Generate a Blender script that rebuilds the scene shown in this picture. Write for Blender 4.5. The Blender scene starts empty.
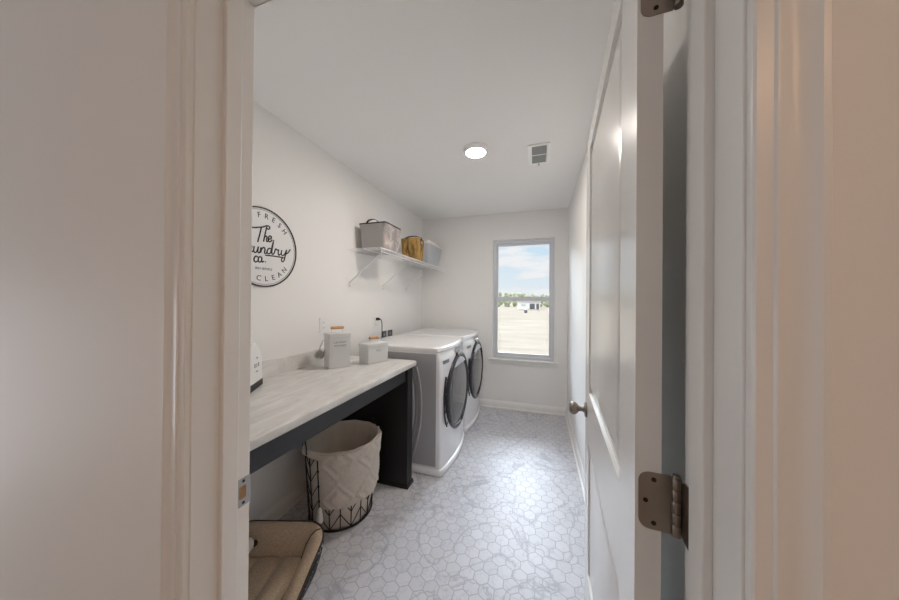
import bpy, bmesh, math, random
from mathutils import Vector, Matrix
random.seed(7)
PI = math.pi
sc = bpy.context.scene
COL = sc.collection

# ------------------------------------------------------------------ helpers
def link(o):
    COL.objects.link(o); return o

def nodes(m):
    m.use_nodes = True
    return m.node_tree.nodes, m.node_tree.links, m.node_tree.nodes['Principled BSDF']

def mat(name, col, rough=.5, metal=0, bump=0, bscale=100, var=0, vscale=8, spec=.5, coat=0, emit=None, estr=0, alpha=1):
    m = bpy.data.materials.new(name); n, l, b = nodes(m)
    b.inputs['Base Color'].default_value = (*col, 1)
    b.inputs['Roughness'].default_value = rough
    b.inputs['Metallic'].default_value = metal
    b.inputs['Specular IOR Level'].default_value = spec
    b.inputs['Coat Weight'].default_value = coat
    tc = n.new('ShaderNodeTexCoord')
    if var:
        t = n.new('ShaderNodeTexNoise'); t.inputs['Scale'].default_value = vscale; t.inputs['Detail'].default_value = 6
        l.new(tc.outputs['Object'], t.inputs['Vector'])
        r = n.new('ShaderNodeMix'); r.data_type = 'RGBA'
        r.inputs[6].default_value = (*[max(0, c*(1-var)) for c in col], 1)
        r.inputs[7].default_value = (*[min(1, c*(1+var)) for c in col], 1)
        l.new(t.outputs['Fac'], r.inputs[0]); l.new(r.outputs[2], b.inputs['Base Color'])
    if bump:
        t2 = n.new('ShaderNodeTexNoise'); t2.inputs['Scale'].default_value = bscale; t2.inputs['Detail'].default_value = 3
        l.new(tc.outputs['Object'], t2.inputs['Vector'])
        bp = n.new('ShaderNodeBump'); bp.inputs['Strength'].default_value = bump; bp.inputs['Distance'].default_value = .003
        l.new(t2.outputs['Fac'], bp.inputs['Height']); l.new(bp.outputs['Normal'], b.inputs['Normal'])
    if emit:
        b.inputs['Emission Color'].default_value = (*emit, 1); b.inputs['Emission Strength'].default_value = estr
    return m

class MB:
    def __init__(s): s.v = []; s.f = []
    def add(s, vs, fs):
        k = len(s.v); s.v += [tuple(v) for v in vs]; s.f += [tuple(i+k for i in f) for f in fs]; return s
    def box(s, x0, x1, y0, y1, z0, z1):
        return s.add([(x0,y0,z0),(x1,y0,z0),(x1,y1,z0),(x0,y1,z0),(x0,y0,z1),(x1,y0,z1),(x1,y1,z1),(x0,y1,z1)],
                     [(0,3,2,1),(4,5,6,7),(0,1,5,4),(1,2,6,5),(2,3,7,6),(3,0,4,7)])
    def prism(s, out, fn, a, b):
        n = len(out)
        return s.add([fn(p, q, a) for p, q in out]+[fn(p, q, b) for p, q in out],
                     [tuple(range(n))[::-1], tuple(range(n, 2*n))]+[(i, (i+1) % n, n+(i+1) % n, n+i) for i in range(n)])
    def loft(s, secs, cap=True, closed=True):
        n = len(secs[0]); vs = [p for q in secs for p in q]; fs = []
        for k in range(len(secs)-1):
            for i in range(n if closed else n-1):
                j = (i+1) % n; fs.append((k*n+i, k*n+j, (k+1)*n+j, (k+1)*n+i))
        if cap:
            fs.append(tuple(range(n))[::-1]); fs.append(tuple((len(secs)-1)*n+i for i in range(n)))
        return s.add(vs, fs)
    def tube(s, pts, r, n=8, closed=False):
        P = [Vector(p) for p in pts]; N = len(P); secs = []
        up = None
        for i in range(N):
            if closed: t = P[(i+1) % N]-P[i-1]
            else: t = P[min(i+1, N-1)]-P[max(i-1, 0)]
            t.normalize()
            if up is None:
                up = Vector((0,0,1)) if abs(t.z) < .9 else Vector((1,0,0))
            up = (up-t*up.dot(t))
            if up.length < 1e-6: up = t.orthogonal()
            up.normalize(); sd = t.cross(up)
            rr = r[i] if isinstance(r, (list, tuple)) else r
            secs.append([P[i]+up*rr*math.cos(2*PI*k/n)+sd*rr*math.sin(2*PI*k/n) for k in range(n)])
        if closed: secs.append(secs[0])
        return s.loft(secs, cap=not closed)
    def lathe(s, prof, n=32, o=(0,0,0), axis='z', cap=True):
        secs = []
        for r, h in prof:
            ring = []
            for k in range(n):
                a = 2*PI*k/n; c, d = r*math.cos(a), r*math.sin(a)
                q = {'z': (c, d, h), 'x': (h, c, d), 'y': (d, h, c)}[axis]
                ring.append((o[0]+q[0], o[1]+q[1], o[2]+q[2]))
            secs.append(ring)
        return s.loft(secs, cap)
    def xf(s, M):
        s.v = [tuple(M @ Vector(v)) for v in s.v]; return s
    def build(s, name, m, parent=None, bevel=0, ang=35, seg=2, loc=None, rotz=0, smooth=True):
        me = bpy.data.meshes.new(name); me.from_pydata(s.v, [], s.f)
        b = bmesh.new(); b.from_mesh(me)
        bmesh.ops.remove_doubles(b, verts=b.verts, dist=1e-6)
        bmesh.ops.recalc_face_normals(b, faces=b.faces); b.to_mesh(me); b.free()
        me.materials.append(m)
        if smooth:
            me.shade_smooth(); me.set_sharp_from_angle(angle=math.radians(ang))
        o = link(bpy.data.objects.new(name, me))
        if parent: o.parent = parent
        if loc: o.location = loc
        if rotz: o.rotation_euler.z = rotz
        if bevel:
            w = o.modifiers.new('bevel', 'BEVEL'); w.width = bevel; w.segments = seg; w.limit_method = 'ANGLE'
            w.harden_normals = False
        return o

def thing(name, label, cat, loc=(0,0,0), rotz=0, group=None):
    o = link(bpy.data.objects.new(name, None)); o.location = loc; o.rotation_euler = (0,0,rotz)
    o.empty_display_size = .05
    return tag(o, label, cat, group)
def tag(o, label, cat, group=None):
    o['label'] = label; o['category'] = cat
    if group: o['group'] = group
    return o
def struct(o):
    o['kind'] = 'structure'; return o
def sroot(name, loc=(0,0,0), rotz=0):
    o = link(bpy.data.objects.new(name, None)); o.location = loc; o.rotation_euler.z = rotz; o.empty_display_size = .05
    return struct(o)
def rrect(x0, x1, y0, y1, r, n=5):
    out = []
    for cx, cy, a0 in ((x1-r, y0+r, -90), (x1-r, y1-r, 0), (x0+r, y1-r, 90), (x0+r, y0+r, 180)):
        for k in range(n+1):
            a = math.radians(a0+90*k/n); out.append((cx+r*math.cos(a), cy+r*math.sin(a)))
    return out
XY = lambda p, q, h: (p, q, h)
YZ = lambda p, q, h: (h, p, q)
XZ = lambda p, q, h: (p, h, q)

# ------------------------------------------------------------------ measures (metres; x across, y into the room, z up)
CAMZ = 1.3306
LX, RX, BY, CZ = -1.5229, .3272, 3.6055, 2.44       # left wall, right wall, window wall, ceiling
DY0, DY1 = .388, .510                                # doorway wall, hall side and room side
JL, JR, HEAD = -.656, .210, 2.035                    # jamb faces

# ------------------------------------------------------------------ materials
M = {}
M['wall'] = mat('wall_paint', (.85,.84,.825), .62, bump=.06, bscale=260)
M['ceiling'] = mat('ceiling_paint', (.93,.925,.915), .8, bump=.05, bscale=200)
M['trim'] = mat('trim_paint', (.83,.82,.80), .32, bump=.02, bscale=90)
M['door'] = mat('door_paint', (.83,.82,.80), .22, bump=.03, bscale=60)
M['vinyl'] = mat('window_vinyl', (.68,.69,.73), .4)
M['nickel'] = mat('satin_nickel', (.33,.29,.255), .32, metal=1, var=.08, vscale=60)
M['steel'] = mat('strike_steel', (.45,.44,.44), .4, metal=1)
M['screw'] = mat('screw_recess', (.05,.04,.035), .5, metal=1)
M['mortise'] = mat('mortise_wood', (.32,.19,.09), .7, var=.3, vscale=60)
M['black'] = mat('black_paint', (.007,.0065,.007), .42, var=.2, vscale=20)
M['char'] = mat('charcoal_wood', (.013,.0125,.016), .4, var=.25, vscale=30)
M['white_wire'] = mat('white_wire_coating', (.82,.82,.83), .35)
M['appliance'] = mat('white_appliance_enamel', (.80,.80,.82), .22, coat=.3)
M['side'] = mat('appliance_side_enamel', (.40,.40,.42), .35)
M['ring'] = mat('dark_chrome_ring', (.055,.055,.065), .2, metal=.5)
M['smoke'] = mat('smoked_glass', (.085,.085,.09), .14, spec=.6, coat=.5)
M['chrome'] = mat('chrome', (.7,.7,.72), .15, metal=1)
M['panelgrey'] = mat('silver_plastic', (.55,.56,.60), .3)
M['drawer'] = mat('slate_blue_plastic', (.16,.18,.24), .3)
M['tin'] = mat('grey_enamel_tin', (.62,.63,.63), .35, var=.04, vscale=15)
M['wood'] = mat('beech_wood', (.55,.30,.14), .5, var=.25, vscale=40)
M['lettering'] = mat('black_lettering', (.02,.02,.02), .5)
M['faint'] = mat('dark_grey_lettering', (.16,.16,.17), .5)
M['signface'] = mat('white_metal_sign', (.82,.82,.82), .4)
M['plastic'] = mat('white_plastic', (.84,.84,.84), .35)
M['rubber'] = mat('black_rubber', (.01,.01,.012), .5)
M['liner'] = mat('natural_cotton_liner', (.60,.55,.49), .9, bump=.25, bscale=500, var=.08, vscale=30)
M['macrame'] = mat('woven_cream_cotton', (.60,.55,.49), .95, bump=.9, bscale=330, var=.14, vscale=45)
M['fleece'] = mat('tan_fleece', (.46,.355,.26), 1, bump=1, bscale=300, var=.45, vscale=170)
M['seam'] = mat('brown_piping', (.035,.025,.02), .8)
M['tasselwhite'] = mat('white_cotton', (.75,.72,.68), .95, bump=.5, bscale=200)
M['greyfelt'] = mat('grey_felt', (.36,.34,.34), .95, bump=.4, bscale=300, var=.15, vscale=30)
M['strap'] = mat('black_leather_strap', (.02,.018,.017), .5)
M['palebin'] = mat('pale_grey_felt', (.50,.52,.55), .9, bump=.3, bscale=300, var=.05, vscale=30)
M['caulk'] = mat('lens', (1,1,1), .3, emit=(1,.93,.85), estr=250)
M['ventgrey'] = mat('vent_grey', (.30,.31,.31), .6)  # plain grey of the louvers, damper and lever
M['grass'] = mat('distant_leaves', (.40,.45,.30), .9, var=.3, vscale=1.2)
M['trunk'] = mat('tree_trunk', (.22,.17,.12), .9)
M['siding'] = mat('white_siding', (.85,.85,.85), .6)
M['roof'] = mat('pale_roof', (.62,.62,.63), .7)
M['dark'] = mat('dark_opening', (.10,.11,.14), .4)

def floor_mat():
    m = bpy.data.materials.new('hex_marble_tile'); n, l, b = nodes(m)
    tc = n.new('ShaderNodeTexCoord')
    def vm(op, a, bb=None):
        q = n.new('ShaderNodeVectorMath'); q.operation = op
        for i, x in enumerate((a, bb)):
            if x is None: continue
            if isinstance(x, tuple): q.inputs[i].default_value = x
            else: l.new(x, q.inputs[i])
        return q
    def fm(op, a, bb=None, c=None):
        q = n.new('ShaderNodeMath'); q.operation = op
        for i, x in enumerate((a, bb, c)):
            if x is None: continue
            if isinstance(x, (int, float)): q.inputs[i].default_value = x
            else: l.new(x, q.inputs[i])
        return q.outputs[0]
    S = .0705
    p0 = vm('SCALE', tc.outputs['Object']); p0.inputs['Scale'].default_value = 1/S
    p = vm('ADD', p0.outputs[0], (101.13, 1.7320508*60+.55, 0)).outputs[0]
    p = vm('MULTIPLY', p, (1,1,0)).outputs[0]
    R, Hh = (1, 1.7320508, 1), (.5, .8660254, 0)
    a = vm('SUBTRACT', vm('MODULO', p, R).outputs[0], Hh).outputs[0]
    c = vm('SUBTRACT', vm('MODULO', vm('SUBTRACT', p, Hh).outputs[0], R).outputs[0], Hh).outputs[0]
    da = vm('DOT_PRODUCT', a, a).outputs['Value']; dc = vm('DOT_PRODUCT', c, c).outputs['Value']
    mx = n.new('ShaderNodeMix'); mx.data_type = 'VECTOR'
    l.new(fm('LESS_THAN', dc, da), mx.inputs[0]); l.new(a, mx.inputs[4]); l.new(c, mx.inputs[5]); g = mx.outputs[1]
    cid = vm('SUBTRACT', p, g).outputs[0]
    ab = vm('ABSOLUTE', g).outputs[0]
    sx = n.new('ShaderNodeSeparateXYZ'); l.new(ab, sx.inputs[0])
    d = fm('MAXIMUM', sx.outputs[0], vm('DOT_PRODUCT', ab, (.5, .8660254, 0)).outputs['Value'])
    e = fm('SUBTRACT', .5, d)                      # distance to tile edge
    wn = n.new('ShaderNodeTexWhiteNoise'); wn.noise_dimensions = '3D'
    sn = vm('SNAP', vm('ADD', cid, (.01,.01,.01)).outputs[0], (.05,.05,.05)).outputs[0]; l.new(sn, wn.inputs['Vector'])
    # marble veins, each tile cut from another place of the slab
    off = vm('SCALE', wn.outputs['Color']); off.inputs['Scale'].default_value = 1.2
    mp = vm('ADD', tc.outputs['Object'], off.outputs[0]).outputs[0]
    nz = n.new('ShaderNodeTexNoise'); nz.inputs['Scale'].default_value = 9; nz.inputs['Detail'].default_value = 7; nz.inputs['Distortion'].default_value = 1.4
    l.new(mp, nz.inputs['Vector'])
    vein = fm('ABSOLUTE', fm('SUBTRACT', nz.outputs['Fac'], .5))
    rp = n.new('ShaderNodeValToRGB'); rp.color_ramp.elements[0].color = (.47,.47,.525,1); rp.color_ramp.elements[1].position = .022; rp.color_ramp.elements[1].color = (.575,.57,.605,1)
    l.new(vein, rp.inputs[0])
    # veins running on across tiles
    n2 = n.new('ShaderNodeTexNoise'); n2.inputs['Scale'].default_value = 2.6; n2.inputs['Detail'].default_value = 9; n2.inputs['Distortion'].default_value = .8
    l.new(tc.outputs['Object'], n2.inputs['Vector'])
    v2 = fm('ABSOLUTE', fm('SUBTRACT', n2.outputs['Fac'], .5))
    r2 = n.new('ShaderNodeValToRGB'); r2.color_ramp.elements[0].color = (.72,.72,.76,1); r2.color_ramp.elements[1].position = .02; r2.color_ramp.elements[1].color = (1,1,1,1)
    l.new(v2, r2.inputs[0])
    mm = n.new('ShaderNodeMix'); mm.data_type = 'RGBA'; mm.blend_type = 'MULTIPLY'; mm.inputs[0].default_value = 1
    l.new(rp.outputs[0], mm.inputs[6]); l.new(r2.outputs[0], mm.inputs[7])
    tone = n.new('ShaderNodeMapRange'); tone.inputs[3].default_value = .95; tone.inputs[4].default_value = 1.03
    l.new(wn.outputs['Value'], tone.inputs[0])
    m3 = vm('SCALE', mm.outputs[2]); l.new(tone.outputs[0], m3.inputs['Scale'])
    gr = n.new('ShaderNodeMapRange'); gr.inputs[1].default_value = .022; gr.inputs[2].default_value = .04
    l.new(e, gr.inputs[0])
    m4 = n.new('ShaderNodeMix'); m4.data_type = 'RGBA'; m4.inputs[6].default_value = (.40,.40,.425,1)
    l.new(gr.outputs[0], m4.inputs[0]); l.new(m3.outputs[0], m4.inputs[7]); l.new(m4.outputs[2], b.inputs['Base Color'])
    ro = n.new('ShaderNodeMapRange'); ro.inputs[3].default_value = .75; ro.inputs[4].default_value = .42
    l.new(gr.outputs[0], ro.inputs[0]); l.new(ro.outputs[0], b.inputs['Roughness'])
    bp = n.new('ShaderNodeBump'); bp.inputs['Strength'].default_value = .3; bp.inputs['Distance'].default_value = .001
    l.new(gr.outputs[0], bp.inputs['Height']); l.new(bp.outputs['Normal'], b.inputs['Normal'])
    return m
M['floor'] = floor_mat()

def counter_mat():
    m = bpy.data.materials.new('stone_laminate'); n, l, b = nodes(m)
    tc = n.new('ShaderNodeTexCoord'); mp = n.new('ShaderNodeMapping'); mp.inputs['Scale'].default_value = (9, 2.2, 4); mp.inputs['Rotation'].default_value = (0,0,.5)
    l.new(tc.outputs['Object'], mp.inputs[0])
    t = n.new('ShaderNodeTexNoise'); t.inputs['Scale'].default_value = 2.4; t.inputs['Detail'].default_value = 9; t.inputs['Roughness'].default_value = .65; t.inputs['Distortion'].default_value = .6
    l.new(mp.outputs[0], t.inputs['Vector'])
    r = n.new('ShaderNodeValToRGB'); r.color_ramp.elements[0].position = .35; r.color_ramp.elements[0].color = (.57,.555,.53,1)
    r.color_ramp.elements[1].position = .65; r.color_ramp.elements[1].color = (.73,.72,.705,1)
    l.new(t.outputs['Fac'], r.inputs[0]); l.new(r.outputs[0], b.inputs['Base Color'])
    b.inputs['Roughness'].default_value = .32
    return m
M['counter'] = counter_mat()

def field_mat():
    m = bpy.data.materials.new('bare_earth'); n, l, b = nodes(m)
    tc = n.new('ShaderNodeTexCoord'); mp = n.new('ShaderNodeMapping'); mp.inputs['Scale'].default_value = (.25, .7, 1)
    l.new(tc.outputs['Object'], mp.inputs[0])
    t = n.new('ShaderNodeTexNoise'); t.inputs['Scale'].default_value = 1.1; t.inputs['Detail'].default_value = 9; t.inputs['Roughness'].default_value = .6
    l.new(mp.outputs[0], t.inputs['Vector'])
    r = n.new('ShaderNodeValToRGB'); r.color_ramp.elements[0].position = .3; r.color_ramp.elements[0].color = (.235,.196,.157,1)
    r.color_ramp.elements[1].position = .7; r.color_ramp.elements[1].color = (.335,.282,.233,1)
    l.new(t.outputs['Fac'], r.inputs[0]); l.new(r.outputs[0], b.inputs['Base Color']); b.inputs['Roughness'].default_value = 1; b.inputs['Specular IOR Level'].default_value = 0
    return m
M['field'] = field_mat()

def ochre_mat():
    m = bpy.data.materials.new('ochre_woven'); n, l, b = nodes(m)
    tc = n.new('ShaderNodeTexCoord'); mp = n.new('ShaderNodeMapping'); mp.inputs['Scale'].default_value = (14, 14, 4); mp.inputs['Rotation'].default_value = (.35,0,0)
    l.new(tc.outputs['Object'], mp.inputs[0])
    t = n.new('ShaderNodeTexNoise'); t.inputs['Scale'].default_value = 1.6; t.inputs['Detail'].default_value = 5; t.inputs['Distortion'].default_value = 1.2
    l.new(mp.outputs[0], t.inputs['Vector'])
    r = n.new('ShaderNodeValToRGB'); r.color_ramp.elements[0].position = .34; r.color_ramp.elements[0].color = (.10,.055,.018,1)
    r.color_ramp.elements[1].position = .60; r.color_ramp.elements[1].color = (.50,.30,.085,1)
    l.new(t.outputs['Fac'], r.inputs[0]); l.new(r.outputs[0], b.inputs['Base Color']); b.inputs['Roughness'].default_value = .8
    return m
M['ochre'] = ochre_mat()

def fabric_mat():      # grey bin with soft rosy bloom print on part of it
    m = bpy.data.materials.new('printed_grey_fabric'); n, l, b = nodes(m)
    tc = n.new('ShaderNodeTexCoord')
    t = n.new('ShaderNodeTexNoise'); t.inputs['Scale'].default_value = 9; t.inputs['Detail'].default_value = 4; t.inputs['Distortion'].default_value = 1
    l.new(tc.outputs['Object'], t.inputs['Vector'])
    r = n.new('ShaderNodeValToRGB'); r.color_ramp.elements[0].position = .42; r.color_ramp.elements[0].color = (.30,.28,.285,1)
    r.color_ramp.elements[1].position = .62; r.color_ramp.elements[1].color = (.56,.48,.44,1)
    sp = n.new('ShaderNodeSeparateXYZ'); l.new(tc.outputs['Object'], sp.inputs[0])
    g_ = n.new('ShaderNodeMapRange'); g_.inputs[1].default_value = .085; g_.inputs[2].default_value = .115; l.new(sp.outputs[0], g_.inputs[0])
    mx = n.new('ShaderNodeMix'); mx.data_type = 'RGBA'; mx.inputs[6].default_value = (.42,.40,.40,1)
    l.new(t.outputs['Fac'], r.inputs[0]); l.new(g_.outputs[0], mx.inputs[0]); l.new(r.outputs[0], mx.inputs[7]); l.new(mx.outputs[2], b.inputs['Base Color']); b.inputs['Roughness'].default_value = .95
    return m
M['printed'] = fabric_mat()

def glass_mat():
    m = bpy.data.materials.new('window_glass'); m.use_nodes = True
    n, l = m.node_tree.nodes, m.node_tree.links
    n.clear(); o = n.new('ShaderNodeOutputMaterial')
    tr = n.new('ShaderNodeBsdfTransparent'); tr.inputs[0].default_value = (.97,.98,.98,1)
    gl = n.new('ShaderNodeBsdfGlossy'); gl.inputs['Roughness'].default_value = .02
    fr = n.new('ShaderNodeFresnel'); fr.inputs['IOR'].default_value = 1.45
    mx = n.new('ShaderNodeMixShader'); l.new(fr.outputs[0], mx.inputs[0]); l.new(tr.outputs[0], mx.inputs[1]); l.new(gl.outputs[0], mx.inputs[2])
    l.new(mx.outputs[0], o.inputs[0]); return m
M['glass'] = glass_mat()

# ------------------------------------------------------------------ room shell
T = .115
def bx(*a): return MB().box(*a)
struct(bx(LX-T, RX+T, DY0, BY+.13, -.12, 0).build('floor', M['floor'], smooth=False))
struct(bx(LX-T, RX+T, DY1, BY+.13, CZ, CZ+.12).build('ceiling', M['ceiling'], smooth=False))
struct(bx(LX-T, LX, DY1, BY+.13, 0, CZ).build('wall_left', M['wall'], smooth=False))
struct(bx(RX, RX+T, DY1, BY+.13, 0, CZ).build('wall_right', M['wall'], smooth=False))
WX0, WX1, WZ0, WZ1 = -.556, .182, .615, 2.102
w = MB(); w.box(LX, WX0, BY, BY+.13, 0, CZ); w.box(WX1, RX, BY, BY+.13, 0, CZ); w.box(WX0, WX1, BY, BY+.13, 0, WZ0); w.box(WX0, WX1, BY, BY+.13, WZ1, CZ)
struct(w.build('wall_back', M['wall'], smooth=False))
HX0, HX1, HY = -3.2, 1.5, -1.7
w = MB(); w.box(HX0, JL-.019, DY0, DY1, 0, CZ); w.box(JR+.019, HX1, DY0, DY1, 0, CZ); w.box(JL-.019, JR+.019, DY0, DY1, HEAD+.019, CZ)
struct(w.build('wall_front', M['wall'], smooth=False))
struct(bx(HX0, HX1, HY, DY0, -.12, 0).build('floor_hall', mat('hall_floor', (.34,.27,.21), .5, var=.2), smooth=False))
struct(bx(HX0, HX1, HY, DY1, CZ, CZ+.12).build('ceiling_hall', M['ceiling'], smooth=False))
struct(bx(HX0, HX1, HY-T, HY, 0, CZ).build('wall_hall_back', M['wall'], smooth=False))
struct(bx(HX0-T, HX0, HY, DY1, 0, CZ).build('wall_hall_left', M['wall'], smooth=False))
struct(bx(HX1, HX1+T, HY, DY1, 0, CZ).build('wall_hall_right', M['wall'], smooth=False))

# baseboards
BP = [(0,0),(.014,0),(.014,.062),(.012,.068),(.008,.074),(.006,.084),(.003,.088),(0,.088)]
SH = [(.014,0),(.026,0),(.024,.010),(.014,.016)]
def base(name, fn, a, b):
    m = MB(); m.prism(BP, fn, a, b); m.prism(SH, fn, a, b); return struct(m.build(name, M['trim']))
base('baseboard_back', lambda p, q, h: (h, BY-p, q), LX, RX)
base('baseboard_right', lambda p, q, h: (RX-p, h, q), DY1, BY)
base('baseboard_left', lambda p, q, h: (LX+p, h, q), DY1, BY)

# door frame: jambs, stop, casings, strike
t1 = sroot('trim_1')
m = MB(); m.box(JL-.019, JL, DY0, DY1, 0, HEAD); m.box(JR, JR+.019, DY0, DY1, 0, HEAD); m.box(JL-.019, JR+.019, DY0, DY1, HEAD, HEAD+.019)
m.build('jamb', M['trim'], t1, bevel=.0015)
m = MB(); s0, s1 = .440, .475
m.box(JL, JL+.011, s0, s1, 0, HEAD); m.box(JR-.0115, JR, s0, s1, 0, HEAD); m.box(JL, JR, s0, s1, HEAD-.011, HEAD)
m.build('door_stop', M['trim'], t1, bevel=.002)
CP = [(0,0),(0,.009),(.002,.0115),(.016,.0115),(.0175,.0142),(.0205,.0146),(.027,.0126),(.034,.0122),(.041,.0132),(.047,.016),(.0495,.0178),(.055,.0178),(.057,.016),(.057,0)]
def casing(y, sgn, rv=.003):
    m = MB(); i0, i1, zt = JL-rv, JR+.003, HEAD+rv+.001
    for (sx, x) in ((-1, i0), (1, i1)):
        lo = [(x+sx*p, y+sgn*q, 0) for p, q in CP]; hi = [(x+sx*p, y+sgn*q, zt+p) for p, q in CP]
        m.loft([lo, hi])
    m.loft([[(i0-p, y+sgn*q, zt+p) for p, q in CP], [(i1+p, y+sgn*q, zt+p) for p, q in CP]])
    return m
casing(DY0, -1).build('hall_casing', M['trim'], t1, ang=25)
casing(DY1, 1, .016).build('room_casing', M['trim'], t1, ang=25)
# strike plate on the left jamb
out = rrect(.478, .5115, .850, .915, .007)
sp = MB().prism(out, YZ, JL, JL+.0016)
lip = [(JL, .511), (JL+.0016, .5105), (JL+.0004, .5135), (JL-.003, .516), (JL-.004, .515), (JL-.001, .5125)]
sp.prism(lip, XY, .862, .903)
sp = sp.build('strike_plate', M['steel'], t1); sp['label'] = 'satin steel strike plate'
MB().prism(rrect(.484, .500, .868, .897, .003), YZ, JL+.0012, JL+.0022).build('latch_hole', M['mortise'], sp)
for z in (.8575, .9075):
    MB().lathe([(.0001,JL+.0022),(.0034,JL+.0022),(.0034,JL+.001)], 12, (0,.494,z), 'x').build('screw', M['screw'], sp)

# ------------------------------------------------------------------ the door, swung into the room on its right-hand hinges
A = math.radians(3.4)
dr = sroot('door_1', (.150, .529, 0), -A)            # local y runs along the leaf, x through its thickness
DW, DT, DH = .862, .0355, 2.022
m = MB()
ps0, ps1 = .122, .722
pz = ((.25, .762), (.968, 1.948))
def slab(m, x0, x1, d):
    """one face of the leaf with its two moulded panels; x0 is the face, x1 its back, d the way in"""
m.box(0, DT, 0, ps0, .012, DH); m.box(0, DT, ps1, DW, .012, DH)
m.box(0, DT, ps0, ps1, .012, pz[0][0]); m.box(0, DT, ps0, ps1, pz[0][1], pz[1][0]); m.box(0, DT, ps0, ps1, pz[1][1], DH)
leaf = m.build('door_leaf', M['door'], dr, smooth=False)
for z0, z1 in pz:
    m = MB()
    for fx, sg in ((0, 1), (DT, -1)):
        def ring(ins, dep): return [(fx+sg*dep, ps0+ins, z0+ins), (fx+sg*dep, ps1-ins, z0+ins), (fx+sg*dep, ps1-ins, z1-ins), (fx+sg*dep, ps0+ins, z1-ins)]
        secs = [ring(0, 0), ring(.0025, .0098), ring(.011, .0110), ring(.038, .0035), ring(.042, .0028)]
        m.loft(secs, cap=False); k = ring(.042, .0028); m.add(k, [(0,1,2,3)])
    m.build('door_panel', M['door'], dr, ang=20)
kz, ks = .876, .800
kn = MB()
for sg, fx in ((-1, 0), (1, DT)):
    pr = [(.0001,0),(.031,0),(.032,.003),(.031,.006),(.026,.009),(.014,.011),(.0105,.016),(.010,.026),(.0125,.032),(.020,.037),(.0255,.045),(.027,.053),(.0255,.060),(.021,.065),(.012,.068),(.0001,.0685)]
    kn.lathe([(r, fx+sg*h) for r, h in pr], 28, (0,ks,kz), 'x')
kn.build('door_knob', M['nickel'], dr, ang=40)
def hinge(zc):
    h = MB(); z0, z1 = zc-.0445, zc+.0445
    o = [(.0475, z0), (.0475, z1)]
    for k in range(6):
        a = math.radians(90+90*k/5); o.append((.0045+.015+.015*math.cos(a), z1-.015+.015*math.sin(a)))
    for k in range(6):
        a = math.radians(180+90*k/5); o.append((.0045+.015+.015*math.cos(a), z0+.015+.015*math.sin(a)))
    h.prism(o, XZ, -.0018, .0005)
    hb = h.build('hinge_leaf', M['nickel'], dr, smooth=False)
    for dx, z in ((.025, zc+.034), (.014, zc), (.025, zc-.034)):
        MB().lathe([(.0001,-.0024),(.0036,-.0024),(.0036,-.001)], 12, (dx,0,z), 'y').build('screw', M['screw'], hb)
    b = MB()
    for k in range(5):
        b.lathe([(.0001,z0+.0178*k+.0004),(.0062,z0+.0178*k+.0004),(.0065,z0+.0178*k+.0012),(.0065,z0+.0178*(k+1)-.0012),(.0062,z0+.0178*(k+1)-.0004),(.0001,z0+.0178*(k+1)-.0004)], 16, (.0535,-.0040,0))
    b.lathe([(.0001,z1),(.0052,z1),(.005,z1+.004),(.0001,z1+.005)], 16, (.0535,-.0040,0))
    b.build('hinge_knuckle', M['nickel'], hb)
    return hb
hinge(1.018); hinge(1.832)
# fixed leaves on the right jamb
for zc in (1.018, 1.832):
    o = rrect(.4765, .520, zc-.0445, zc+.0445, .014)
    jl = MB().prism(o, YZ, JR-.0016, JR+.0002)
    jl.build('hinge_plate', M['nickel'], t1, smooth=False)['label'] = 'satin nickel hinge plate'

# ------------------------------------------------------------------ window
wd = sroot('window_1')
fy0, fy1 = BY+.045, BY+.115                            # vinyl frame stands this deep in the opening
m = MB(); F = .034
m.box(WX0, WX0+F, fy0, fy1, WZ0, WZ1); m.box(WX1-F, WX1, fy0, fy1, WZ0, WZ1); m.box(WX0+F, WX1-F, fy0, fy1, WZ1-F, WZ1); m.box(WX0+F, WX1-F, fy0, fy1, WZ0, WZ0+F)
m.build('window_frame', M['vinyl'], wd, bevel=.003)
zm = 1.365
def sash(name, z0, z1, y0, y1, g):
    s = MB(); x0, x1, k = WX0+F, WX1-F, .026
    kt, kb = (.030, .056) if g == 0 else (.056, .034)
    s.box(x0, x0+k, y0, y1, z0, z1); s.box(x1-k, x1, y0, y1, z0, z1); s.box(x0+k, x1-k, y0, y1, z1-kt, z1); s.box(x0+k, x1-k, y0, y0+.013, z0, z0+kb); s.box(x0+k, x1-k, y0+.013, y1, z0, z0+kb-.012)
    o = s.build(name, M['vinyl'], wd, bevel=.002)
    MB().box(x0+k-.004, x1-k+.004, (y0+y1)/2-.002, (y0+y1)/2+.002, z0+k, z1-k).build('pane', M['glass'], o, smooth=False)
sash('upper_sash', zm-.028, WZ1-F, fy0+.036, fy0+.062, 0)
sash('lower_sash', WZ0+F, zm+.028, fy0+.006, fy0+.032, 1)
MB().box(-.235, -.185, fy0-.006, fy0+.012, zm+.028, zm+.036).build('sash_lock', M['vinyl'], wd, bevel=.002)
m = MB(); m.box(WX0-.045, WX1+.045, BY-.032, BY, WZ0-.020, WZ0); m.box(WX0, WX1, BY, fy0, WZ0-.020, WZ0+.0005)
m.build('window_stool', M['trim'], wd, bevel=.004)
MB().prism([(0,0),(.012,.002),(.014,.010),(.010,.040),(.012,.048),(0,.048)], lambda p, q, h: (h, BY-p, WZ0-.068+q), WX0-.03, WX1+.03).build('window_apron', M['trim'], wd)

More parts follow.
